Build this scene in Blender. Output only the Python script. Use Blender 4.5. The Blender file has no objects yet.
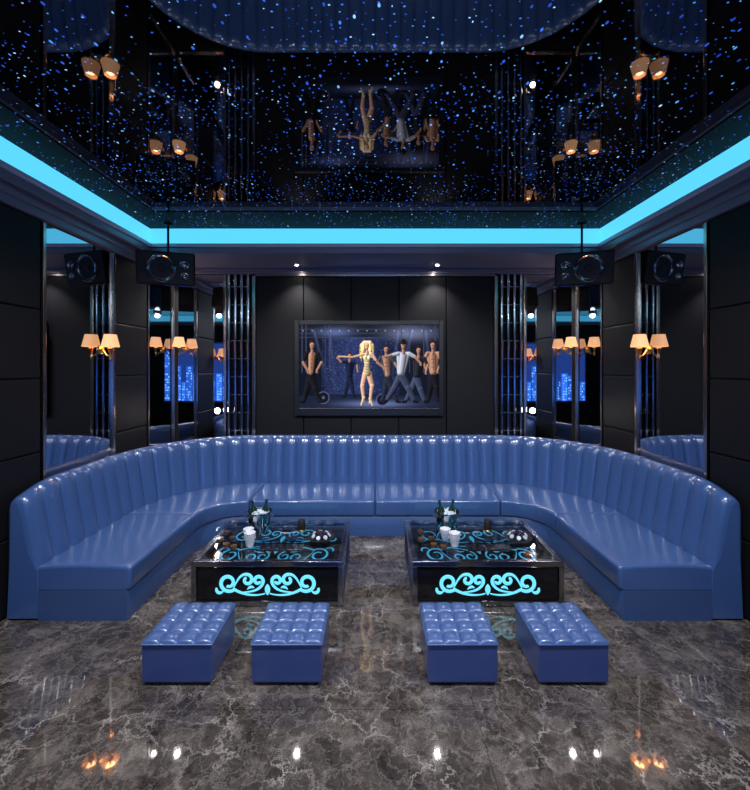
import bpy, bmesh, math, random
import numpy as np
from mathutils import Vector, Matrix
random.seed(3)
S=bpy.context.scene
S.view_settings.view_transform='Standard'
COL=S.collection
CH=2.05      # eye height
CEIL=3.85
XW=3.05; YB=6.06; YF=-2.0
# ------------------------------------------------------------ materials
def mat(name,base=(.5,.5,.5),rough=.5,metal=0,em=None,es=0,coat=0,spec=.5):
    m=bpy.data.materials.new(name); m.use_nodes=True
    b=m.node_tree.nodes['Principled BSDF']
    b.inputs['Base Color'].default_value=(*base,1)
    b.inputs['Roughness'].default_value=rough
    b.inputs['Metallic'].default_value=metal
    b.inputs['Coat Weight'].default_value=coat
    b.inputs['Coat Roughness'].default_value=.12
    b.inputs['Specular IOR Level'].default_value=spec
    if em:
        b.inputs['Emission Color'].default_value=(*em,1)
        b.inputs['Emission Strength'].default_value=es
    return m
def N(m,t): return m.node_tree.nodes.new(t)
def L(m,a,b): m.node_tree.links.new(a,b)
def bsdf(m): return m.node_tree.nodes['Principled BSDF']
def add_bump(m,scale,strength,dist=.002,detail=3):
    tc=N(m,'ShaderNodeTexCoord'); n=N(m,'ShaderNodeTexNoise'); n.inputs['Scale'].default_value=scale
    n.inputs['Detail'].default_value=detail
    b=N(m,'ShaderNodeBump'); b.inputs['Strength'].default_value=strength; b.inputs['Distance'].default_value=dist
    L(m,tc.outputs['Object'],n.inputs['Vector']); L(m,n.outputs['Fac'],b.inputs['Height'])
    L(m,b.outputs['Normal'],bsdf(m).inputs['Normal'])

M={}
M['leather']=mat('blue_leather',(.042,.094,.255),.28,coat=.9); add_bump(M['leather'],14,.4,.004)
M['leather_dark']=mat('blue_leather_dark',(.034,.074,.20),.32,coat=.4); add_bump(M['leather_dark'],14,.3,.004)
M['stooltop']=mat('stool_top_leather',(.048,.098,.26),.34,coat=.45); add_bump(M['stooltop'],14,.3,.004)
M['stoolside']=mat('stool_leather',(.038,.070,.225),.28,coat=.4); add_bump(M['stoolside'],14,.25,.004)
M['pad']=mat('black_padding',(.006,.006,.008),.5,spec=.25); add_bump(M['pad'],60,.2,.002)
M['wall']=mat('wall_dark',(.010,.010,.012),.5)
M['chrome']=mat('chrome',(.62,.62,.68),.12,1)
M['darkchrome']=mat('dark_chrome',(.40,.40,.44),.16,1)
M['bronze']=mat('bronze_trim',(.60,.50,.45),.2,1)
M['gold']=mat('gold',(.8,.5,.18),.2,1)
M['mirror']=mat('mirror_glass',(.58,.58,.62),.015,1)
M['black']=mat('black_gloss',(.006,.006,.008),.08)
M['blackmatte']=mat('black_matte',(.008,.008,.009),.6,spec=.25)
M['grille']=mat('speaker_grey',(.018,.021,.03),.6,spec=.3)
M['soffit']=mat('soffit_satin',(.24,.24,.33),.30,.2)
M['mould']=mat('moulding_silver',(.72,.70,.86),.3,.1)
M['cyan']=mat('cyan_led',(.02,.2,.3),.4,em=(.105,.65,.98),es=1.08)
M['cyanorn']=mat('cyan_ornament',(.02,.2,.3),.4,em=(.17,.72,.96),es=1.05)
M['shade']=mat('lamp_shade',(.5,.3,.2),.6,em=(1,.48,.19),es=.98)
M['flare_bulb']=mat('flare_bulb',(1,1,1),.4,em=(1,.86,.72),es=60)  # glow of the added bulbs that stand in for lens flares
M['down']=mat('downlight_lens',(1,1,1),.4,em=(1,.93,.86),es=120)
M['tvframe']=mat('tv_frame',(.008,.009,.016),.35,.1)
M['white']=mat('white_ceramic',(.7,.72,.78),.25)
M['green']=mat('dark_bottle',(.01,.03,.015),.05,coat=1)
M['grape']=mat('grapes',(.02,.01,.03),.15)
M['fruit']=mat('fruit',(.45,.50,.6),.35)
M['orange']=mat('whisky',(.16,.07,.03),.1)
# clear glass
m=bpy.data.materials.new('clear_glass'); m.use_nodes=True; nt=m.node_tree; nt.nodes.clear()
o=N(m,'ShaderNodeOutputMaterial'); mx=N(m,'ShaderNodeMixShader'); tr=N(m,'ShaderNodeBsdfTransparent'); gl=N(m,'ShaderNodeBsdfGlossy')
fr=N(m,'ShaderNodeLayerWeight'); fr.inputs['Blend'].default_value=.36
ge=N(m,'ShaderNodeNewGeometry'); sb=N(m,'ShaderNodeMath'); sb.operation='SUBTRACT'; sb.inputs[0].default_value=1
L(m,ge.outputs['Backfacing'],sb.inputs[1]); fm=N(m,'ShaderNodeMath'); fm.operation='MULTIPLY'
L(m,fr.outputs['Fresnel'],fm.inputs[0]); L(m,sb.outputs[0],fm.inputs[1])
tr.inputs['Color'].default_value=(.90,.93,.97,1); gl.inputs['Roughness'].default_value=.02
L(m,fm.outputs[0],mx.inputs['Fac']); L(m,tr.outputs[0],mx.inputs[1]); L(m,gl.outputs[0],mx.inputs[2]); L(m,mx.outputs[0],o.inputs[0])
M['glass']=m
# marble floor
m=mat('marble_floor',(.1,.1,.1),.03,spec=.9); M['marble']=m
tc=N(m,'ShaderNodeTexCoord'); 
n1=N(m,'ShaderNodeTexNoise'); n1.inputs['Scale'].default_value=2.3; n1.inputs['Detail'].default_value=10; n1.inputs['Roughness'].default_value=.68
L(m,tc.outputs['Object'],n1.inputs['Vector'])
vm=N(m,'ShaderNodeVectorMath'); vm.operation='MULTIPLY_ADD'; vm.inputs[1].default_value=(.55,.55,.55)
L(m,n1.outputs['Color'],vm.inputs[0]); L(m,tc.outputs['Object'],vm.inputs[2])
def vein(scale,w0,w1):
    v=N(m,'ShaderNodeTexVoronoi'); v.feature='DISTANCE_TO_EDGE'; v.inputs['Scale'].default_value=scale
    L(m,vm.outputs[0],v.inputs['Vector'])
    r=N(m,'ShaderNodeMapRange'); r.inputs['From Min'].default_value=w0; r.inputs['From Max'].default_value=w1
    r.inputs['To Min'].default_value=1; r.inputs['To Max'].default_value=0
    L(m,v.outputs['Distance'],r.inputs['Value']); return r
va=vein(3.6,.0,.024); vb=vein(10,.0,.05)
n2=N(m,'ShaderNodeTexNoise'); n2.inputs['Scale'].default_value=5; n2.inputs['Detail'].default_value=14; n2.inputs['Roughness'].default_value=.8
L(m,vm.outputs[0],n2.inputs['Vector'])
cr=N(m,'ShaderNodeValToRGB'); e=cr.color_ramp.elements
e[0].position=.36; e[0].color=(.020,.016,.015,1); e[1].position=.66; e[1].color=(.185,.157,.142,1)
x=cr.color_ramp.elements.new(.5); x.color=(.062,.051,.046,1)
L(m,n2.outputs['Fac'],cr.inputs[0])
n3=N(m,'ShaderNodeTexNoise'); n3.inputs['Scale'].default_value=2.8; n3.inputs['Detail'].default_value=4
L(m,tc.outputs['Object'],n3.inputs['Vector'])
r3=N(m,'ShaderNodeMapRange'); r3.inputs['From Min'].default_value=.42; r3.inputs['From Max'].default_value=.62; r3.inputs['To Max'].default_value=.85; L(m,n3.outputs['Fac'],r3.inputs['Value'])
mu=N(m,'ShaderNodeMath'); mu.operation='MULTIPLY'; L(m,va.outputs[0],mu.inputs[0]); L(m,r3.outputs[0],mu.inputs[1])
mu2=N(m,'ShaderNodeMath'); mu2.operation='MULTIPLY'; L(m,vb.outputs[0],mu2.inputs[0]); mu2.inputs[1].default_value=.28
ad=N(m,'ShaderNodeMath'); ad.operation='ADD'; ad.use_clamp=True; L(m,mu.outputs[0],ad.inputs[0]); L(m,mu2.outputs[0],ad.inputs[1])
mix=N(m,'ShaderNodeMix'); mix.data_type='RGBA'; mix.inputs['B'].default_value=(.40,.355,.33,1)
L(m,ad.outputs[0],mix.inputs['Factor']); L(m,cr.outputs[0],mix.inputs['A'])
mpp=N(m,'ShaderNodeMapping'); mpp.inputs['Location'].default_value=(.6,.0,0); L(m,tc.outputs['Object'],mpp.inputs['Vector'])
br=N(m,'ShaderNodeTexBrick'); br.offset=0; br.inputs['Scale'].default_value=1; br.inputs['Brick Width'].default_value=1.2; br.inputs['Row Height'].default_value=1.2
br.inputs['Mortar Size'].default_value=.002; br.inputs['Color1'].default_value=(1,1,1,1); br.inputs['Color2'].default_value=(.85,.85,.85,1); br.inputs['Mortar'].default_value=(.5,.5,.5,1)
L(m,mpp.outputs[0],br.inputs['Vector'])
mm=N(m,'ShaderNodeMix'); mm.data_type='RGBA'; mm.blend_type='MULTIPLY'; mm.inputs['Factor'].default_value=1
L(m,mix.outputs['Result'],mm.inputs['A']); L(m,br.outputs['Color'],mm.inputs['B'])
L(m,mm.outputs['Result'],bsdf(m).inputs['Base Color'])
# ceiling : dark mirror with fibre-optic stars
def star_mat(name,base,rough,metal):
    m=mat(name,base,rough,metal,spec=.2)
    tc=N(m,'ShaderNodeTexCoord')
    cn=N(m,'ShaderNodeTexNoise'); cn.inputs['Scale'].default_value=1.6; cn.inputs['Detail'].default_value=3
    L(m,tc.outputs['Object'],cn.inputs['Vector'])
    def stars(scale,rad,keep,off,sx):
        mp=N(m,'ShaderNodeMapping'); mp.inputs['Scale'].default_value=(1,sx,1); mp.inputs['Location'].default_value=(off,off*1.7,0)
        mp.inputs['Rotation'].default_value=(0,0,off)
        L(m,tc.outputs['Object'],mp.inputs['Vector'])
        v=N(m,'ShaderNodeTexVoronoi'); v.voronoi_dimensions='2D'; v.inputs['Scale'].default_value=scale
        L(m,mp.outputs[0],v.inputs['Vector'])
        sp=N(m,'ShaderNodeSeparateColor'); L(m,v.outputs['Color'],sp.inputs[0])
        kk=N(m,'ShaderNodeMapRange'); kk.inputs['From Min'].default_value=.38; kk.inputs['From Max'].default_value=.6; kk.inputs['To Min'].default_value=keep*.25; kk.inputs['To Max'].default_value=keep*1.3
        L(m,cn.outputs['Fac'],kk.inputs['Value'])
        k=N(m,'ShaderNodeMath'); k.operation='LESS_THAN'; L(m,sp.outputs[0],k.inputs[0]); L(m,kk.outputs[0],k.inputs[1])
        rr=N(m,'ShaderNodeMath'); rr.operation='MULTIPLY_ADD'; rr.inputs[1].default_value=rad; rr.inputs[2].default_value=rad*.5; L(m,sp.outputs[1],rr.inputs[0])
        d=N(m,'ShaderNodeMath'); d.operation='LESS_THAN'; L(m,v.outputs['Distance'],d.inputs[0]); L(m,rr.outputs[0],d.inputs[1])
        q=N(m,'ShaderNodeMath'); q.operation='MULTIPLY'; L(m,k.outputs[0],q.inputs[0]); L(m,d.outputs[0],q.inputs[1])
        c=N(m,'ShaderNodeValToRGB'); e=c.color_ramp.elements
        e[0].color=(.01,.03,.30,1); e[1].color=(.45,.72,1,1); e[1].position=1
        y=c.color_ramp.elements.new(.6); y.color=(.03,.12,.70,1); y=c.color_ramp.elements.new(.85); y.color=(.08,.40,.95,1)
        L(m,sp.outputs[2],c.inputs[0])
        z=N(m,'ShaderNodeMix'); z.data_type='RGBA'; z.inputs['A'].default_value=(0,0,0,1)
        L(m,q.outputs[0],z.inputs['Factor']); L(m,c.outputs[0],z.inputs['B']); return z
    a=stars(12,.065,.6,0.3,.6); b=stars(17,.08,.6,1.9,1.5)
    z=N(m,'ShaderNodeMix'); z.data_type='RGBA'; z.blend_type='ADD'; z.inputs['Factor'].default_value=1
    L(m,a.outputs['Result'],z.inputs['A']); L(m,b.outputs['Result'],z.inputs['B'])
    L(m,z.outputs['Result'],bsdf(m).inputs['Emission Color']); bsdf(m).inputs['Emission Strength'].default_value=1.2
    return m
M['ceil']=star_mat('star_ceiling',(.13,.13,.14),.02,1)
M['ceilborder']=star_mat('star_ceiling_border',(.003,.004,.006),.7,0)

def attr_mat(name,strength):
    m=bpy.data.materials.new(name); m.use_nodes=True
    b=bsdf(m); b.inputs['Base Color'].default_value=(.002,.002,.002,1); b.inputs['Roughness'].default_value=.2; b.inputs['Specular IOR Level'].default_value=.1
    at=N(m,'ShaderNodeAttribute'); at.attribute_name='Col'
    L(m,at.outputs['Color'],b.inputs['Emission Color']); b.inputs['Emission Strength'].default_value=strength
    return m
# ------------------------------------------------------------ geometry helpers
def newobj(name,me,mt,parent=None,smooth=False):
    o=bpy.data.objects.new(name,me); COL.objects.link(o)
    for x in (mt if isinstance(mt,list) else [mt]): me.materials.append(x)
    if smooth:
        for p in me.polygons: p.use_smooth=True
    if parent: o.parent=parent
    return o
def empty(name):
    o=bpy.data.objects.new(name,None); COL.objects.link(o); o.empty_display_size=.1; return o
def fin(bm,name,mt,parent=None,smooth=False,xf=None):
    if xf: bmesh.ops.transform(bm,matrix=xf,verts=bm.verts)
    bmesh.ops.recalc_face_normals(bm,faces=bm.faces)
    me=bpy.data.meshes.new(name); bm.to_mesh(me); bm.free()
    return newobj(name,me,mt,parent,smooth)
def bbox_bm(bm,x0,x1,y0,y1,z0,z1,bev=0,seg=2):
    r=bmesh.ops.create_cube(bm,size=1)
    vs=r['verts']
    bmesh.ops.scale(bm,vec=(abs(x1-x0),abs(y1-y0),abs(z1-z0)),verts=vs)
    bmesh.ops.translate(bm,vec=((x0+x1)/2,(y0+y1)/2,(z0+z1)/2),verts=vs)
    if bev:
        es=set(e for v in vs for e in v.link_edges)
        bmesh.ops.bevel(bm,geom=list(es),offset=bev,segments=seg,affect='EDGES',profile=.6)
def box(name,x0,x1,y0,y1,z0,z1,mt,parent=None,bev=0,seg=2,xf=None):
    bm=bmesh.new(); bbox_bm(bm,x0,x1,y0,y1,z0,z1,bev,seg)
    return fin(bm,name,mt,parent,False,xf)
def boxes(name,lst,mt,parent=None,bev=0,seg=2,xf=None):
    bm=bmesh.new()
    for b in lst:
        t=bmesh.new(); bbox_bm(t,*b,bev,seg); me=bpy.data.meshes.new('t'); t.to_mesh(me); t.free(); bm.from_mesh(me); bpy.data.meshes.remove(me)
    return fin(bm,name,mt,parent,False,xf)
def lathe(name,prof,mt,parent=None,seg=28,loc=(0,0,0),xf=None,bm=None):
    own=bm is None
    if own: bm=bmesh.new()
    rings=[]
    for r,z in prof:
        if r<1e-5: rings.append([bm.verts.new((loc[0],loc[1],loc[2]+z))])
        else: rings.append([bm.verts.new((loc[0]+r*math.cos(2*math.pi*i/seg),loc[1]+r*math.sin(2*math.pi*i/seg),loc[2]+z)) for i in range(seg)])
    for a,b in zip(rings,rings[1:]):
        for i in range(seg):
            j=(i+1)%seg
            if len(a)==1 and len(b)==1: continue
            if len(a)==1: bm.faces.new((a[0],b[i],b[j]))
            elif len(b)==1: bm.faces.new((a[i],a[j],b[0]))
            else: bm.faces.new((a[i],a[j],b[j],b[i]))
    if own:
        o=fin(bm,name,mt,parent,True,xf); sharp(o,40); return o
def sharp(o,deg):
    me=o.data; bm=bmesh.new(); bm.from_mesh(me)
    for e in bm.edges:
        if len(e.link_faces)==2 and e.calc_face_angle(0)>math.radians(deg): e.smooth=False
    bm.to_mesh(me); bm.free()
def tube_bm(bm,pts,rad,seg=8,flat=None):
    pts=[Vector(p) for p in pts]; n=len(pts)
    if not hasattr(rad,'__len__'): rad=[rad]*n
    rings=[]; up=None
    for i,p in enumerate(pts):
        t=(pts[min(i+1,n-1)]-pts[max(i-1,0)]).normalized()
        if flat is not None: a=Vector(flat)
        else:
            if up is None: up=Vector((0,0,1)) if abs(t.z)<.9 else Vector((1,0,0))
            a=(up-t*up.dot(t)).normalized(); up=a
        b=t.cross(a).normalized()
        fa=.25 if flat is not None else 1
        rings.append([bm.verts.new(p+a*(math.cos(2*math.pi*k/seg)*rad[i]*fa)+b*(math.sin(2*math.pi*k/seg)*rad[i])) for k in range(seg)])
    for a,b in zip(rings,rings[1:]):
        for k in range(seg): bm.faces.new((a[k],a[(k+1)%seg],b[(k+1)%seg],b[k]))
    bm.faces.new(rings[0]); bm.faces.new(rings[-1])
def tube(name,pts,rad,mt,parent=None,seg=10,xf=None):
    bm=bmesh.new(); tube_bm(bm,pts,rad,seg); o=fin(bm,name,mt,parent,True,xf); sharp(o,60); return o

# ------------------------------------------------------------ room shell
box('floor',-XW-.1,XW+.1,YF-.1,YB+.1,-.1,0,M['marble'])
box('ceiling',-XW-.1,XW+.1,YF-.1,YB+.1,CEIL,CEIL+.1,M['ceil'])
box('wall_back',-XW-.1,XW+.1,YB,YB+.1,0,CEIL,M['wall'])
box('wall_front',-XW-.1,XW+.1,YF-.1,YF,0,CEIL,M['wall'])
box('wall_left',-XW-.1,-XW,YF,YB,0,CEIL,M['wall'])
box('wall_right',XW,XW+.1,YF,YB,0,CEIL,M['wall'])
SX=2.9; SY=5.15; SZ=3.52
boxes('trim_1',[(-XW,-SX,YF,YB,SZ+.02,CEIL),(SX,XW,YF,YB,SZ+.02,CEIL),(-SX,SX,SY,YB,SZ+.02,CEIL),(-SX,SX,YF,YF+.4,SZ+.02,CEIL)],M['soffit'])
def ring(name,x,y,yf,t,z0,z1,mt,bev=0):
    return boxes(name,[(-x,-x+t,yf,y,z0,z1),(x-t,x,yf,y,z0,z1),(-x,x,y-t,y,z0,z1),(-x,x,yf,yf+t,z0,z1)],mt,None,bev)
ring('trim_2',SX,SY,YF+.4,.05,SZ+.075,SZ+.12,M['mould'],.006)
ring('trim_3',SX,SY,YF+.4,.03,SZ,SZ+.07,M['soffit'],.006)
ring('led_cove_strip',SX,SY,YF+.4,.012,SZ+.122,CEIL-.010,M['cyan'])
boxes('trim_reflection_mask',[(-SX,-SX+.36,YF+.4,SY,CEIL-.008,CEIL),(SX-.36,SX,YF+.4,SY,CEIL-.008,CEIL),(-SX+.36,SX-.36,SY-.56,SY,CEIL-.008,CEIL)],M['ceilborder'])  # matte band added to keep the cove strip's reflection off the mirror ceiling
lst=[]
for s in (-1,1):
    for (d,z0,z1) in ((.10,3.46,3.54),(.07,3.39,3.46)):
        a,b=sorted((s*XW,s*(XW-d))); lst.append((a,b,YF,YB,z0,z1))
lst+=[(-XW+.1,XW-.1,YB-.12,YB,3.50,3.54),(-XW+.1,XW-.1,YB-.08,YB,3.47,3.50)]
boxes('trim_4',lst,M['soffit'],None,.006)
rows=[(.02,.64),(.65,1.29),(1.30,1.95),(1.96,2.57),(2.58,3.38)]
for s,nm in ((-1,'left'),(1,'right')):
    P=empty('padded_wall_panels')
    l=[]
    ys=[(-1.95,-1.0),(-.99,-.05),(-.04,.9),(.91,1.85),(1.86,2.72),(2.73,3.6),(4.64,5.28)]
    for (y0,y1) in ys:
        for (z0,z1) in rows:
            a,b=sorted((s*(XW-.002),s*(XW-.04))); l.append((a,b,y0,y1,z0,z1))
    boxes('panel_pads',l,M['pad'],P,.014,3)
    for (y0,y1) in ((3.66,4.60),(5.34,6.0)):
        W=empty('wall_mirror')
        a,b=sorted((s*(XW-.002),s*(XW-.02)))
        box('mirror_pane',a,b,y0,y1,.9,3.38,M['mirror'],W)
        a,b=sorted((s*(XW-.002),s*(XW-.045)))
        fl=[(a,b,y0-.035,y0,.0,3.38),(a,b,y1,y1+.035,.0,3.38),(a,b,y0,y1,.86,.9)]
        boxes('mirror_frame',fl,M['bronze'],W,.004)
        a,b=sorted((s*(XW-.002),s*(XW-.035)))
        box('mirror_lower_panel',a,b,y0,y1,.01,.86,M['pad'],W,.01)
P=empty('padded_wall_panels')
w=3.58/5; l=[]
for i in range(5):
    x0=-1.79+i*w
    l.append((x0+.004,x0+w-.004,YB-.05,YB-.002,.02,3.42))
boxes('panel_pads',l,M['pad'],P,.014,3)
boxes('panel_frame',[(-1.84,-1.795,YB-.07,YB-.002,0,3.465),(1.795,1.84,YB-.07,YB-.002,0,3.465),(-1.84,1.84,YB-.07,YB-.002,3.425,3.465)],M['bronze'],P,.004)
for s in (-1,1):
    W=empty('wall_mirror')
    a,b=sorted((s*2.28,s*2.97))
    box('mirror_pane',a,b,YB-.02,YB-.002,.9,3.46,M['mirror'],W)
    boxes('mirror_frame',[(min(s*2.24,s*2.28),max(s*2.24,s*2.28),YB-.05,YB-.002,0,3.46),(a,b,YB-.05,YB-.002,.86,.9)],M['bronze'],W,.004)
    C=empty('chrome_lattice_column')
    a,b=sorted((s*1.85,s*2.235))
    box('backing',a,b,YB-.02,YB-.002,0,3.46,M['black'],C)
    for i in range(4):
        xx=s*(1.90+i*.095)
        tube('pole',[(xx,YB-.07,0),(xx,YB-.07,3.465)],.020,M['chrome'],C,14)
    for k in range(12):
        z=.3+k*.27
        tube('crossbar',[(a+.02,YB-.045,z),(b-.02,YB-.045,z)],.010,M['chrome'],C,8)

# ------------------------------------------------------------ sofa
L1=1.16; R=1.25; A=R*math.pi/2; L2=3.06; TOT=2*(L1+A)+L2
def pt(s,u):
    if s>TOT/2:
        x,y=pt(TOT-s,u); return (-x,y)
    if s<=L1: return (-1.98-u,3.24+s)
    if s<=L1+A:
        th=(s-L1)/R; return (-1.53-math.cos(th)*(.45+u),4.4+math.sin(th)*(.45+u))
    return (-1.53+(s-L1-A),4.85+u)
def sweep(name,ss,proffn,mt,parent):
    bm=bmesh.new(); rings=[]
    for s in ss:
        rings.append([bm.verts.new((*pt(s,u),z)) for u,z in proffn(s)])
    n=len(rings[0])
    for a,b in zip(rings,rings[1:]):
        for i in range(n): bm.faces.new((a[i],a[(i+1)%n],b[(i+1)%n],b[i]))
    for f in bm.faces: f.smooth=True
    for rg in (rings[0],rings[-1]):
        vs=[bm.verts.new(v.co) for v in rg]
        f=bm.faces.new(vs); f.smooth=False
    caps=[f for f in bm.faces if len(f.verts)>4]
    bmesh.ops.recalc_face_normals(bm,faces=bm.faces)
    bm.normal_update()
    for f in caps:
        if f.normal.y>0: f.normal_flip()
    bmesh.ops.triangulate(bm,faces=caps)
    me=bpy.data.meshes.new(name); bm.to_mesh(me); bm.free()
    o=newobj(name,me,mt,parent); sharp(o,50); return o
sofa=empty('sectional_sofa')
NR=50; RW=TOT/NR
base_prof=[(.755,.02),(.755,.40,0),(.775,.45),(.80,.55),(.825,.70),(.85,.85),(.868,.96),(.883,1.02),(.905,1.06),(.935,1.08),(.965,1.07),(.990,1.035),(1.0,.98),(1.002,.5),(1.002,.02)]
wt=[0,.3,.9,1,1,1,1,.95,.8,.55,.25,.1,0,0,0]
def backprof(s):
    b=abs(math.sin(math.pi*s/RW))**.5
    out=[]
    e=min(s,TOT-s)
    drop=.09*max(0,1-e/.45)**2
    r=.03; ins=0
    if e<r: ins=r-math.sqrt(max(0,r*r-(r-e)**2))
    for (p,w_) in zip(base_prof,wt):
        u,z=p[0],p[1]
        t=min(1,max(0,(z-.42)/.1))
        du=ins*t*max(-1,min(1,(.937-u)/.06))
        dz=.014*b*w_*(1 if z>1.0 else 0) - ins*min(1,max(0,(z-.9)/.15)) - drop*max(0,(z-.45)/.6)
        out.append((u-.040*b*w_+du,z+dz))
    return out
ss=[i*RW/12 for i in range(NR*12+1)]
ss=[0,.004,.01]+[s for s in ss if .013<s<TOT-.013]+[TOT-.01,TOT-.004,TOT]
sweep('backrest',ss,backprof,M['leather'],sofa)
for q,sv in enumerate((round(L1/RW),round((L1+A)/RW),NR-round((L1+A)/RW),NR-round(L1/RW))):
    sv*=RW
    tube('seam_piping_%d'%(q+1),[(*pt(sv,u-.008),z+.006) for u,z in backprof(sv)[2:11]],.0095,M['leather'],sofa,8)
bp=[(.03,.0),(.03,.235),(.04,.245),(.75,.245),(.75,0)]
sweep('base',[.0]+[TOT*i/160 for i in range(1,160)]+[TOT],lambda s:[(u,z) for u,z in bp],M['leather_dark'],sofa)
secs=[(0,L1),(L1,L1+A),(L1+A,TOT/2),(TOT/2,TOT-L1-A),(TOT-L1-A,TOT-L1),(TOT-L1,TOT)]
for k,(a,b) in enumerate(secs):
    a+=.003;b-=.003; r=.024
    nn=28
    ss=sorted(set([a,a+r*.15,a+r*.5,a+r]+[a+r+(b-a-2*r)*i/nn for i in range(nn+1)]+[b-r,b-r*.5,b-r*.15,b]))
    def cp(s,a=a,b=b,r=r):
        e=min(s-a,b-s); ins=0
        if e<r: ins=r-math.sqrt(max(0,r*r-(r-e)**2))
        c=.028; u0=0.0+ins; z0=.252; z1=.44-ins; out=[(.76,z0),(u0+c*.6,z0)]
        for q in (0.15,.5,1): out.append((u0+(1-q)*c*.3,z0+.006+.02*q))
        out.append((u0,z1-c-.01))
        for i in range(1,6):
            th=i/6*math.pi/2; out.append((u0+c-c*math.cos(th),z1-c+c*math.sin(th)))
        out+= [(u0+c,z1),(.12,z1+.008),(.4,z1+.016),(.65,z1+.01),(.77,z1-.004)]
        return out
    sweep('seat_cushion_%d'%(k+1),ss,cp,M['leather'],sofa)

# ------------------------------------------------------------ stools
def stool(x0):
    x1=x0+.463; y0=2.57; y1=3.02; P=empty('tufted_stool')
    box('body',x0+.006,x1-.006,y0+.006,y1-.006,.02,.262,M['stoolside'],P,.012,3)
    boxes('foot',[(x0+.03,x0+.07,y0+.03,y0+.07,0,.02),(x1-.07,x1-.03,y0+.03,y0+.07,0,.02),(x0+.03,x0+.07,y1-.07,y1-.03,0,.02),(x1-.07,x1-.03,y1-.07,y1-.03,0,.02)],M['blackmatte'],P)
    n=4; G=48; bm=bmesh.new(); vs=[]
    for j in range(G+1):
        r=[]
        for i in range(G+1):
            u=i/G; v=j/G
            bu=abs(math.sin(math.pi*u*n)); bv=abs(math.sin(math.pi*v*n))
            h=.024*(min(bu,1)**.36)*(min(bv,1)**.36)
            r.append(bm.verts.new((x0+.004+u*(x1-x0-.008),y0+.004+v*(y1-y0-.008),.274+h)))
        vs.append(r)
    for j in range(G):
        for i in range(G): bm.faces.new((vs[j][i],vs[j][i+1],vs[j+1][i+1],vs[j+1][i]))
    per=[vs[0][i] for i in range(G)]+[vs[j][G] for j in range(G)]+[vs[G][i] for i in range(G,0,-1)]+[vs[j][0] for j in range(G,0,-1)]
    low=[bm.verts.new((v.co.x,v.co.y,.262)) for v in per]
    for i in range(len(per)):
        j=(i+1)%len(per); bm.faces.new((per[i],per[j],low[j],low[i]))
    bm.faces.new(low)
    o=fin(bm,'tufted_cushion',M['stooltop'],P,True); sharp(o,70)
    e=.004; tube('piping',[(x0+e,y0+e,.268),(x1-e,y0+e,.268),(x1-e,y1-e,.268),(x0+e,y1-e,.268),(x0+e,y0+e,.268)],.007,M['stooltop'],P,8)
for x0 in (-1.511,-.803,.334,1.050): stool(x0)

# ------------------------------------------------------------ coffee tables with glowing scrolls
def spiral(cx,cz,r0,r1,a0,turns,n=40):
    out=[]
    for i in range(n+1):
        t=i/n; r=r0+(r1-r0)*t; a=a0+turns*2*math.pi*t
        out.append((cx+r*math.cos(a),cz+r*math.sin(a)))
    return out
def bez(p0,p1,p2,p3,n=16):
    o=[]
    for i in range(n+1):
        t=i/n; c=(1-t)**3,3*t*(1-t)**2,3*t*t*(1-t),t**3
        o.append((sum(c[k]*(p0,p1,p2,p3)[k][0] for k in range(4)),sum(c[k]*(p0,p1,p2,p3)[k][1] for k in range(4))))
    return o
def ornament():
    st=[]
    def add(p,r0,rm,r1): 
        n=len(p); st.append((p,[ (r0+(rm-r0)*math.sin(math.pi*i/(n-1)) if i<n/2 else r1+(rm-r1)*math.sin(math.pi*i/(n-1))) for i in range(n)]))
    add(bez((.02,-.085),(.12,-.115),(.22,-.095),(.295,-.052),14)+spiral(.355,.012,.082,.030,-2.32,1.2,40),.005,.017,.013)
    add(bez((.31,-.04),(.27,.05),(.24,.095),(.185,.088),14)+spiral(.185,.038,.050,.018,1.57,.95,30),.005,.016,.012)
    add(bez((.235,-.075),(.14,-.07),(.08,-.06),(.045,.0),12)+spiral(.085,.03,.048,.016,3.7,-1.05,30),.005,.016,.012)
    add(bez((.40,-.06),(.43,-.10),(.475,-.07),(.46,-.035),14),.005,.015,.010)
    add(bez((.12,-.035),(.14,-.02),(.16,-.02),(.185,-.05),10),.003,.013,.002)
    add(bez((.0,-.10),(.012,-.06),(.012,-.03),(.0,.0),10),.003,.016,.002)
    return st
ORN=ornament()
def put_orn(name,fn,flat,P,sc=1,mt=None):
    bm=bmesh.new()
    for p,r in ORN:
        for sx in (1,-1):
            tube_bm(bm,[fn(sx*a*sc,b*sc) for a,b in p],[q*sc for q in r],8,flat)
    return fin(bm,name,mt or M['cyanorn'],P,True)
M['cyantop']=mat('cyan_ornament_top',(.02,.2,.3),.4,em=(.06,.42,.68),es=.55)
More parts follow.
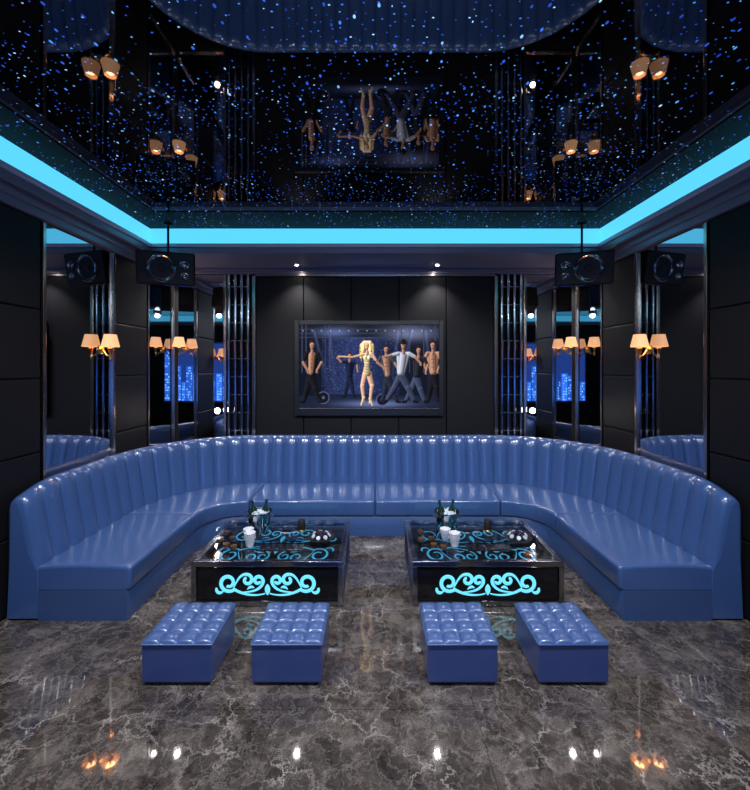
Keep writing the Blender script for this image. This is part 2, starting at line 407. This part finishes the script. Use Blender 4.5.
def table(x0):
    x1=x0+1.304; y0=3.43; y1=4.36; P=empty('coffee_table'); cx=(x0+x1)/2; cy=(y0+y1)/2
    H=.395
    t=.05
    boxes('top_rim',[(x0,x1,y0,y0+t,H-.05,H-.006),(x0,x1,y1-t,y1,H-.05,H-.006),(x0,x0+t,y0+t,y1-t,H-.05,H-.006),(x1-t,x1,y0+t,y1-t,H-.05,H-.006)],M['darkchrome'],P,.005)
    p=.045
    boxes('posts',[(a,a+p,b,b+p,.0,H-.05) for a in (x0,x1-p) for b in (y0,y1-p)],M['darkchrome'],P,.004)
    boxes('bottom_rail',[(x0+p,x1-p,y0,y0+.03,.01,.05),(x0+p,x1-p,y1-.03,y1,.01,.05),(x0,x0+.03,y0+p,y1-p,.01,.05),(x1-.03,x1,y0+p,y1-p,.01,.05)],M['darkchrome'],P,.004)
    boxes('body',[(x0+.02,x1-.02,y0+.02,y1-.02,.03,.33)],M['black'],P)
    box('glass_top',x0+.004,x1-.004,y0+.004,y1-.004,H-.005,H+.004,M['glass'],P,.001,1)
    put_orn('front_scroll_light',lambda a,b:(cx+a,y0+.016,.188+b),(0,1,0),P,.95)
    put_orn('back_scroll_light',lambda a,b:(cx+a,y1-.016,.188+b),(0,1,0),P,.95)
    bm=bmesh.new()
    for dy,s2 in ((.20,1),(-.20,-1)):
        for pp,r in ORN:
            for sx in (1,-1):
                tube_bm(bm,[(cx+sx*a*1.15,cy+dy+s2*b*1.6,.333) for a,b in pp],[q*.62 for q in r],8,(0,0,1))
    fin(bm,'top_scroll_light',M['cyantop'],P,True)
    return H+.004
TX=(-1.578,.32)
for x0 in TX:
    Z=table(x0); d=x0-TX[0]
    P=empty('ice_bucket'); bx,by=-1.17+d,4.05
    lathe('bucket',[(0,0),(.085,0),(.09,.01),(.118,.19),(.128,.195),(.128,.205),(.112,.205),(.085,.03),(0,.03)],M['chrome'],P,32,(bx,by,Z))
    lathe('handle_knob_1',[(0,-.015),(.015,-.01),(.018,0),(.015,.01),(0,.015)],M['chrome'],P,12,(bx-.132,by,Z+.15))
    lathe('handle_knob_2',[(0,-.015),(.015,-.01),(.018,0),(.015,.01),(0,.015)],M['chrome'],P,12,(bx+.132,by,Z+.15))
    for q,(ox,oy,tl) in enumerate(((-.03,0,-.18),(.035,.02,.12))):
        xf=Matrix.Translation((bx+ox,by+oy,Z+.05))@Matrix.Rotation(tl,4,'Y')
        lathe('bottle_%d'%(q+1),[(0,0),(.036,0),(.038,.01),(.038,.15),(.03,.18),(.014,.21),(.013,.25),(.016,.252),(.016,.265),(0,.267)],M['green'],P,20,xf=xf)
    bm=bmesh.new()
    for i in range(22):
        a=random.uniform(0,6.28); r=random.uniform(0,.08); c=.018
        t=bmesh.new(); bmesh.ops.create_cube(t,size=c*2)
        bmesh.ops.transform(t,matrix=Matrix.Translation((bx+r*math.cos(a),by+r*math.sin(a),Z+.185+random.uniform(-.01,.01)))@Matrix.Rotation(random.random()*3,4,'X')@Matrix.Rotation(random.random()*3,4,'Z'),verts=t.verts)
        me=bpy.data.meshes.new('t'); t.to_mesh(me); t.free(); bm.from_mesh(me)
    fin(bm,'ice_cubes',mat('ice',(.5,.6,.7),.1),P)
    for (cx,cy,n) in ((-1.16,3.71,2),(-1.22,3.86,1)):
        P=empty('stacked_cups')
        for i in range(n+1):
            lathe('cup_%d'%(i+1),[(0,.002),(.030,0),(.034,.01),(.049,.072),(.052,.077),(.047,.075),(.032,.013),(0,.010)],M['white'],P,24,(cx+d,cy,Z+.024*i))
    for (gx,gy) in ((-1.36,3.66),(-1.28,3.62),(-1.46,3.78),(-1.36,3.80),(-1.45,3.94)):
        P=empty('drinking_glass')
        lathe('glass',[(0,0),(.030,0),(.032,.01),(.038,.13),(.036,.13),(.030,.016),(0,.014)],M['glass'],P,20,(gx+d,gy,Z))
        lathe('drink',[(0,.016),(.029,.017),(.031,.045),(0,.045)],M['orange'],P,16,(gx+d,gy,Z))
    P=empty('shot_glass_tray')
    box('tray',-1.06+d,-.66+d,3.60,3.72,Z,Z+.014,M['darkchrome'],P,.004)
    for i in range(6):
        for j in range(2):
            lathe('shot_glass_%d'%(i*2+j+1),[(0,0),(.016,0),(.018,.006),(.023,.06),(.021,.06),(.016,.012),(0,.01)],M['glass'],P,16,(-1.025+i*.066+d,3.635+j*.052,Z+.014))
    P=empty('fruit_plate'); px,py=-.52+d,3.86
    lathe('plate',[(0,0),(.06,0),(.07,.008),(.13,.022),(.132,.027),(.068,.015),(0,.012)],M['blackmatte'],P,32,(px,py,Z))
    bm=bmesh.new()
    for i in range(26):
        a=random.uniform(0,6.28); r=random.uniform(0,.075)
        bmesh.ops.create_icosphere(bm,subdivisions=2,radius=.017,matrix=Matrix.Translation((px+r*math.cos(a),py+r*math.sin(a),Z+.03+(.08-r)*.55*random.uniform(.5,1))))
    fin(bm,'grapes',M['grape'],P,True)
    bm=bmesh.new()
    for i in range(7):
        a=i*.9; t=bmesh.new(); bmesh.ops.create_cone(t,cap_ends=True,segments=16,radius1=.022,radius2=.018,depth=.010)
        bmesh.ops.transform(t,matrix=Matrix.Translation((px+.08*math.cos(a),py+.08*math.sin(a),Z+.042))@Matrix.Rotation(a,4,'Z')@Matrix.Rotation(.9,4,'Y'),verts=t.verts)
        me=bpy.data.meshes.new('t'); t.to_mesh(me); t.free(); bm.from_mesh(me)
    fin(bm,'fruit_slices',M['fruit'],P)
    P=empty('ashtray')
    lathe('dish',[(0,0),(.055,0),(.06,.03),(.065,.035),(.05,.035),(.042,.01),(0,.01)],M['glass'],P,24,(-.80+d,3.86,Z))
    lathe('dish_base',[(0,.0005),(.045,.001),(.046,.008),(0,.009)],M['chrome'],P,24,(-.80+d,3.86,Z))
    P=empty('dice_cup')
    lathe('cup',[(0,.0),(.04,0),(.045,.01),(.035,.10),(.03,.105),(0,.106)],M['blackmatte'],P,20,(-.75+d,4.08,Z))
    lathe('cup_rim',[(.046,.0),(.05,.004),(.046,.012),(.043,.006)],M['gold'],P,20,(-.75+d,4.08,Z))

# ------------------------------------------------------------ TV with concert picture
TVy=5.93; k=400/TVy
def WX(px): return (px-375)/k
def WZ(py): return CH+(368-py)/k
TV=empty('wall_television')
box('housing',WX(297),WX(442),TVy+.012,YB-.052,WZ(413),WZ(322),M['blackmatte'],TV,.01)
fx0,fx1,fz0,fz1=WX(294.5),WX(443.5),WZ(415.5),WZ(320.5)
sx0,sx1,sz0,sz1=WX(299),WX(439),WZ(408),WZ(325)
boxes('bezel',[(fx0,sx0,TVy-.02,TVy+.02,fz0,fz1),(sx1,fx1,TVy-.02,TVy+.02,fz0,fz1),(sx0,sx1,TVy-.02,TVy+.02,sz1,fz1),(sx0,sx1,TVy-.02,TVy+.02,fz0,sz0)],M['tvframe'],TV,.006)
GX,GY=460,266
px=np.linspace(300,438,GX)[None,:].repeat(GY,0); py=np.linspace(326,406,GY)[:,None].repeat(GX,1)
rng=np.random.default_rng(5)
img=np.zeros((GY,GX,3))
def blur(a,n):
    for _ in range(n):
        a=(a+np.roll(a,1,0)+np.roll(a,-1,0)+np.roll(a,1,1)+np.roll(a,-1,1))/5
    return a
img[:]=(.003,.004,.010)
bd=(px>322)&(px<399)&(py>338)&(py<393)
nz=blur(rng.random((GY,GX)),3); nz=(nz-nz.min())/(nz.max()-nz.min())
fall=np.exp(-((px-355)/26)**2)
img[bd]=(np.array((.014,.022,.075))*((0.15+1.3*nz)*(.25+1.0*fall))[...,None])[bd]
sparkle=(blur(rng.random((GY,GX)),1)>.80)&bd
img[sparkle]=(.13,.19,.42)
g=np.exp(-((px-335)/16)**2-((py-333)/4)**2); img+=g[...,None]*np.array((.05,.07,.16))
g=np.exp(-((px-410)/22)**2-((py-334)/6)**2); img+=g[...,None]*np.array((.08,.09,.16))
for bx_,dx_ in ((315,.25),(330,.1),(398,-.15),(412,-.3),(425,.1)):
    dd=np.abs(px-bx_-(py-332)*dx_); g=np.exp(-(dd/(.8+(py-330).clip(0)*.04))**2)*np.exp(-(py-330)/26.)*(py>331); img+=g[...,None]*np.array((.03,.04,.10))
for xx in (303,307,326,330,401,409,423,434):
    mk=(abs(px-xx)<.4)&(py<372); img[mk]=(.03,.036,.07)
for yy in (330,334,338): 
    mk=(abs(py-yy)<.35); img[mk]=np.maximum(img[mk],(.025,.03,.06))
for xx in range(304,438,9):
    g=np.exp(-((px-xx)/.45)**2-((py-331.5)/.45)**2); img+=g[...,None]*np.array((.3,.35,.5))
fl=py>394; img[fl]=np.array((.006,.009,.022))+np.zeros((fl.sum(),3))
g=np.exp(-((px-375)/30)**2-((py-402)/3)**2); img+=g[...,None]*np.array((.07,.09,.20))
for xx,yy in ((324,396),(382,398)):
    d=np.hypot(px-xx,(py-yy)); img[d<6]=(.004,.004,.01); img[(d<6)&(d>5.2)]=(.06,.07,.14); img[d<1.5]=(.05,.06,.1)
def cap(p,q,r0,r1,c):
    p=np.array(p,float); q=np.array(q,float); v=q-p; L_=v@v+1e-9
    t=np.clip(((px-p[0])*v[0]+(py-p[1])*v[1])/L_,0,1)
    dx=px-(p[0]+t*v[0]); dy=py-(p[1]+t*v[1]); r=r0+(r1-r0)*t
    d=np.hypot(dx,dy); mk=d<r
    n=(dx*-.6+dy*-.5)/np.maximum(r,.1)
    sh=np.clip(.62+1.0*n,.05,1.6)
    img[mk]=(np.array(c)*sh[...,None])[mk]
def poly_capsules(pts,rs,c):
    for a,b,r0,r1 in zip(pts,pts[1:],rs,rs[1:]): cap(a,b,r0,r1,c)
skin=(.32,.165,.11); dk=(.007,.007,.010); jean=(.035,.045,.085)
def man(x,y,h,top,pants,armL,armR,legL,legR,hair=(.012,.009,.009),bare=False,hat=False,lean=0):
    u=h/7.5
    hip=(x-lean*u,y+u*3.6)
    for lg in (legL,legR):
        kn=(hip[0]+lg[0]*u,hip[1]+1.7*u); ft=(hip[0]+lg[1]*u,y+u*6.9)
        poly_capsules([hip,kn,ft],[.50*u,.38*u,.24*u],pants); cap(ft,(ft[0]+(.4 if lg[1]>0 else -.4)*u,ft[1]+.1*u),.22*u,.16*u,dk)
    ct=skin if bare else top
    cap((x-.5*u,y+1.1*u),(hip[0]-.22*u,y+3.4*u),.36*u,.28*u,top); cap((x+.5*u,y+1.1*u),(hip[0]+.22*u,y+3.4*u),.36*u,.28*u,top)
    cap((x,y+1.2*u),(hip[0],y+3.3*u),.44*u,.34*u,ct)
    if bare:
        cap((x,y+1.2*u),(hip[0],y+3.1*u),.04*u,.04*u,(.14,.07,.045))
        for q in (1.7,2.2,2.7): cap((x-.22*u,y+q*u),(x+.22*u,y+q*u),.045*u,.045*u,(.16,.08,.05))
    cap((x,y+.45*u),(x,y+.9*u),.17*u,.22*u,skin)
    cap((x,y-.36*u),(x,y-.12*u),.35*u,.35*u,hair)
    cap((x,y-.08*u),(x,y+.24*u),.31*u,.22*u,skin)
    cap((x-.12*u,y-.02*u),(x-.12*u,y-.02*u),.05*u,.05*u,(.01,.01,.01)); cap((x+.13*u,y-.02*u),(x+.13*u,y-.02*u),.05*u,.05*u,(.01,.01,.01))
    cap((x-.08*u,y+.25*u),(x+.08*u,y+.25*u),.035*u,.035*u,(.2,.05,.05))
    if hat: cap((x-.5*u,y-.32*u),(x+.5*u,y-.32*u),.07*u,.07*u,dk); cap((x,y-.58*u),(x,y-.45*u),.3*u,.33*u,dk)
    for s,ar in ((-1,armL),(1,armR)):
        sh=(x+s*.72*u,y+1.0*u); el=(x+ar[0][0]*u,y+ar[0][1]*u); ha=(x+ar[1][0]*u,y+ar[1][1]*u)
        poly_capsules([sh,el],[.26*u,.19*u],top)
        poly_capsules([el,ha],[.18*u,.13*u],skin)
        for f in (-.12,.0,.12): cap(ha,(ha[0]+f*u,ha[1]+.28*u),.06*u,.04*u,skin)
man(350,356,42,(.008,.010,.03),(.008,.010,.025),((-1.5,1.0),(-2.2,.2)),((1.3,1.6),(1.4,2.5)),(-.5,-.9),(.4,.7))
man(313,346,58,dk,dk,((-1.15,2.1),(-.5,3.2)),((1.2,2.1),(.6,3.1)),(-.5,-.9),(.5,1.1),bare=True,lean=.15)
man(432,346,57,skin,dk,((-1.2,1.9),(-.9,3.0)),((1.15,2.0),(.6,3.2)),(-.4,-.7),(.35,.5),bare=True,lean=-.1)
man(418,351,53,(.014,.014,.020),jean,((-1.7,1.1),(-2.1,-.1)),((1.3,1.9),(1.0,2.9)),(-.8,-1.6),(.5,1.1),lean=.25)
man(386,350,54,(.04,.042,.055),(.014,.016,.025),((-1.2,1.7),(-.3,2.4)),((1.2,1.8),(1.7,2.7)),(-.4,-.7),(.6,1.3),bare=True,lean=-.2)
man(403,346,58,(.34,.36,.43),(.035,.042,.075),((-1.6,1.2),(-2.6,1.4)),((1.5,1.4),(2.2,2.2)),(-.9,-1.9),(.9,1.7),hat=True,lean=.3)
gold=(.55,.42,.24); bl=(.85,.62,.31); sk=(.56,.33,.23)
cap((363.5,346.5),(361.8,357),3.6,1.8,bl); cap((370.5,346.5),(372.3,356),3.4,1.7,bl)
for q in range(5): cap((360.8+q*.2,345+q*3),(360+q*.4,349+q*3),.35,.35,(.42,.25,.09)); cap((373.2,345+q*3),(373.7,348+q*3),.35,.35,(.42,.25,.09))
poly_capsules([(365.5,373),(362.5,385),(364,400)],[2.9,2.1,1.2],sk); poly_capsules([(369,373),(372,385),(370,401)],[2.9,2.1,1.2],sk)
cap((364,396),(361.5,403),1.4,.9,gold); cap((370,397),(372.5,403.5),1.4,.9,gold)
poly_capsules([(367,356),(367,364),(367,372)],[3.7,2.5,3.8],gold)
for q in range(6): cap((364.4,358+q*2.6),(369.6,359+q*2.6),.3,.3,(.2,.13,.05))
cap((365.2,357),(365.2,358),1.5,1.5,(.8,.64,.4)); cap((369,357),(369,358),1.5,1.5,(.8,.64,.4))
cap((367,351),(367,354),1.1,1.4,sk)
poly_capsules([(363.5,354.5),(353,357),(341,356.5)],[1.3,1.0,.7],sk); 
for f in (-1.2,0,1.2): cap((341,356.5),(338.5,356.5+f),.45,.3,sk)
poly_capsules([(370.8,354.5),(376,360),(371,351)],[1.3,1.0,.8],sk); cap((371,351),(370.2,349.2),.8,.6,dk)
cap((364.5,343.2),(369.8,343.2),2.0,2.0,bl); cap((367,345.6),(367,348),2.2,1.6,sk); cap((364.2,343.5),(363.6,350),1.0,1.0,bl); cap((370,343.5),(370.8,350),1.0,1.0,bl)
for xx in (366.1,368): cap((xx,346),(xx,346),.35,.35,dk)
cap((366.6,348.4),(367.6,348.4),.3,.3,(.5,.05,.06))
for c_ in range(3): img[...,c_]=blur(img[...,c_],1)
def colgrid(name,img,x0,x1,z0,z1,y,mt,parent,flip=False):
    H_,W_=img.shape[:2]
    xs=np.linspace(x0,x1,W_); zs=np.linspace(z1,z0,H_)
    V=np.zeros((H_*W_,3)); V[:,0]=np.tile(xs,H_); V[:,1]=y; V[:,2]=np.repeat(zs,W_)
    idx=np.arange(H_*W_).reshape(H_,W_)
    F=np.stack([idx[:-1,:-1],idx[1:,:-1],idx[1:,1:],idx[:-1,1:]],-1).reshape(-1,4)
    if flip: F=F[:,::-1]
    me=bpy.data.meshes.new(name); me.from_pydata(V.tolist(),[],F.tolist())
    at=me.color_attributes.new('Col','FLOAT_COLOR','POINT')
    c=np.ones((H_*W_,4)); c[:,:3]=img.reshape(-1,3); at.data.foreach_set('color',c.ravel())
    return newobj(name,me,mt,parent)
colgrid('screen_picture',img,sx0,sx1,sz0,sz1,TVy,attr_mat('tv_picture',1.9),TV)
W2,H2=200,130; im2=np.zeros((H2,W2,3)); im2[:]=(.01,.03,.14)
xx=0
while xx<W2:
    w_=int(rng.integers(7,18)); top=int(rng.integers(15,90)); c=np.array((.02,.10,.5))*rng.uniform(.4,1.6)
    im2[top:,xx:xx+w_]=c
    for yy in range(top+3,H2-3,6):
        for x2 in range(xx+2,min(xx+w_-2,W2-1),4):
            if rng.random()<.6: im2[yy:yy+3,x2:x2+2]=np.array((.2,.55,1.2))*rng.uniform(.4,1.6)
    xx+=w_+2
F2=empty('projection_screen')
colgrid('screen_picture',im2,-1.3,1.3,.9,2.9,YF+.05,attr_mat('city_picture',4.0),F2,True)
boxes('screen_frame',[(-1.36,-1.3,YF+.002,YF+.08,.84,2.96),(1.3,1.36,YF+.002,YF+.08,.84,2.96),(-1.3,1.3,YF+.002,YF+.08,.84,.9),(-1.3,1.3,YF+.002,YF+.08,2.9,2.96)],M['darkchrome'],F2,.005)
box('screen_housing',-1.3,1.3,YF+.002,YF+.045,.9,2.9,M['blackmatte'],F2)

# ------------------------------------------------------------ sconces (single shade, mirror behind)
def sconce(xf,pj):
    P=empty('wall_sconce')
    lathe('backplate',[(0,0),(.05,0),(.05,.012),(.03,.025),(0,.03)],M['gold'],P,24,(0,0,0),xf=xf@Matrix.Translation((0,0,-.1))@Matrix.Rotation(math.pi/2,4,'X'))
    tube('arm',[(0,-.02,-.10),(0,-.03-pj*.3,-.16),(0,-pj*.9,-.17),(0,-pj*1.02,-.13),(0,-pj,-.06)],.009,M['gold'],P,10,xf=xf)
    lathe('finial',[(0,-.21),(.010,-.20),(.016,-.185),(.008,-.17),(.014,-.12),(.03,-.08),(.012,-.07),(.012,-.02),(0,-.02)],M['gold'],P,16,(0,-pj,0),xf=xf)
    lathe('shade',[(.09,-.065),(.060,.07),(.057,.07),(.087,-.065)],M['shade'],P,28,(0,-pj,0),xf=xf)
    ld=bpy.data.lights.new('sconce_light','POINT'); ld.energy=2.5; ld.color=(1,.5,.2); ld.shadow_soft_size=.045
    lo=bpy.data.objects.new('sconce_bulb_light',ld); COL.objects.link(lo); lo.location=(xf@Vector((0,-pj,.01))); lo.parent=P
zc=CH+.38
for s in (-1,1):
    sconce(Matrix.Translation((s*2.86,YB-.021,zc)),.20)
    sconce(Matrix.Translation((s*(XW-.021),4.42,zc-.08))@Matrix.Rotation(-s*math.pi/2,4,'Z'),.105)
for s in (-1,1):
    P=empty('flare_stand_in')  # added bulb standing in for a lens flare, no real fixture here
    x_=s*2.36; z_=CH-.64
    xf=Matrix.Translation((x_,YB-.021,z_))@Matrix.Rotation(math.pi/2,4,'X')
    lathe('cup',[(0,0),(.03,0),(.045,.05),(.04,.05),(.022,.03),(0,.03)],M['chrome'],P,20,xf=xf)
    lathe('flare_bulb',[(0,.03),(.025,.035),(.036,.055),(.025,.08),(0,.09)],M['flare_bulb'],P,16,xf=xf)

# ------------------------------------------------------------ speakers
def speaker(s):
    P=empty('wall_speaker')
    xf=Matrix.Translation((s*2.54,4.86,3.26))@Matrix.Rotation(-s*.30,4,'Z')@Matrix.Rotation(.14,4,'X')
    bm=bmesh.new(); w,h,d=.33,.20,.30
    f=[bm.verts.new((a*w,0,b*h)) for a,b in ((-1,-1),(1,-1),(1,1),(-1,1))]
    r=[bm.verts.new((a*w*.72,d,b*h*.85)) for a,b in ((-1,-1),(1,-1),(1,1),(-1,1))]
    bm.faces.new(f); bm.faces.new(r)
    for i in range(4): bm.faces.new((f[i],f[(i+1)%4],r[(i+1)%4],r[i]))
    bmesh.ops.bevel(bm,geom=list(bm.edges),offset=.012,segments=2,affect='EDGES')
    fin(bm,'cabinet',M['blackmatte'],P,False,xf)
    boxes('baffle',[(-w+.02,w-.02,-.012,.002,-h+.02,h-.02)],M['grille'],P,.006,xf=xf)
    face=xf@Matrix.Translation((s*.05,-.012,0))@Matrix.Rotation(math.pi/2,4,'X')
    lathe('woofer_surround',[(.165,0),(.165,.012),(.155,.02),(.145,.012),(.135,.006),(.125,.010)],M['darkchrome'],P,36,xf=face)
    lathe('woofer_cone',[(.127,.010),(.06,-.0),(.045,.002),(.04,.018),(.02,.026),(0,.028)],M['grille'],P,36,xf=face)
    fc2=xf@Matrix.Translation((-s*.21,-.012,.05))@Matrix.Rotation(math.pi/2,4,'X')
    lathe('tweeter_1',[(.055,0),(.055,.01),(.048,.012),(.03,.003),(.018,.012),(0,.016)],M['darkchrome'],P,24,xf=fc2)
    fc2=xf@Matrix.Translation((-s*.21,-.012,-.08))@Matrix.Rotation(math.pi/2,4,'X')
    lathe('tweeter_2',[(.045,0),(.045,.01),(.038,.012),(.025,.003),(.015,.012),(0,.016)],M['darkchrome'],P,24,xf=fc2)
    tube('bracket_rod',[(s*2.57,4.97,3.43),(s*2.57,4.97,CEIL-.01)],.014,M['blackmatte'],P,10)
    lathe('ceiling_flange',[(0,-.03),(.05,-.03),(.05,-.01),(0,-.01)],M['blackmatte'],P,20,(s*2.57,4.97,CEIL))
for s in (-1,1): speaker(s)

# ------------------------------------------------------------ lamps
def spot(name,loc,tgt,e,ang,rad,col,blend=.6,parent=None):
    ld=bpy.data.lights.new(name,'SPOT'); ld.energy=e; ld.spot_size=math.radians(ang); ld.spot_blend=blend; ld.shadow_soft_size=rad; ld.color=col
    o=bpy.data.objects.new(name,ld); COL.objects.link(o); o.location=loc
    o.rotation_euler=(Vector(tgt)-Vector(loc)).to_track_quat('-Z','Y').to_euler()
    if parent: o.parent=parent
    return o
for x_ in (-2.86,-1.13,.90,2.86):
    P=empty('recessed_downlight')
    lathe('trim_ring',[(.028,.0),(.055,-.0),(.055,-.008),(.045,-.012),(.028,-.006)],M['chrome'],P,24,(x_,5.78,SZ+.018))
    lathe('lens',[(0,-.002),(.029,-.002),(.029,-.001),(0,-.001)],M['down'],P,24,(x_,5.78,SZ+.018))
    spot('downlight_beam',(x_,5.78,SZ-.0),(x_,5.55,0),105,105,.025,(1,.93,.88),.8,P)
for (x_,y_,e) in ((-1.9,1.75,345),(1.9,1.75,345),(0,1.75,270),(-1.0,-.9,60),(1.0,-.9,60)):
    P=empty('added_fill_spot')  # added fill lamps, kept out of view, to light the seating
    lathe('housing',[(0,0),(.12,0),(.12,-.06),(.10,-.06),(.10,-.03),(0,-.03)],M['blackmatte'],P,28,(x_,y_,CEIL))
    spot('added_fill_beam',(x_,y_,CEIL-.1),(x_*.9,3.75,0.1),e,108,.07,(.93,.95,1.0),.75,P)

w=bpy.data.worlds.new('World'); S.world=w; w.use_nodes=True
w.node_tree.nodes['Background'].inputs[0].default_value=(.02,.03,.06,1); w.node_tree.nodes['Background'].inputs[1].default_value=.3
cam=bpy.data.cameras.new('Camera'); co=bpy.data.objects.new('Camera',cam); COL.objects.link(co)
co.location=(0,0,CH); co.rotation_euler=(math.pi/2,0,0)
cam.sensor_fit='HORIZONTAL'; cam.sensor_width=36; cam.lens=19.2*1.0; cam.shift_y=-27/750; cam.clip_start=.05
S.camera=co
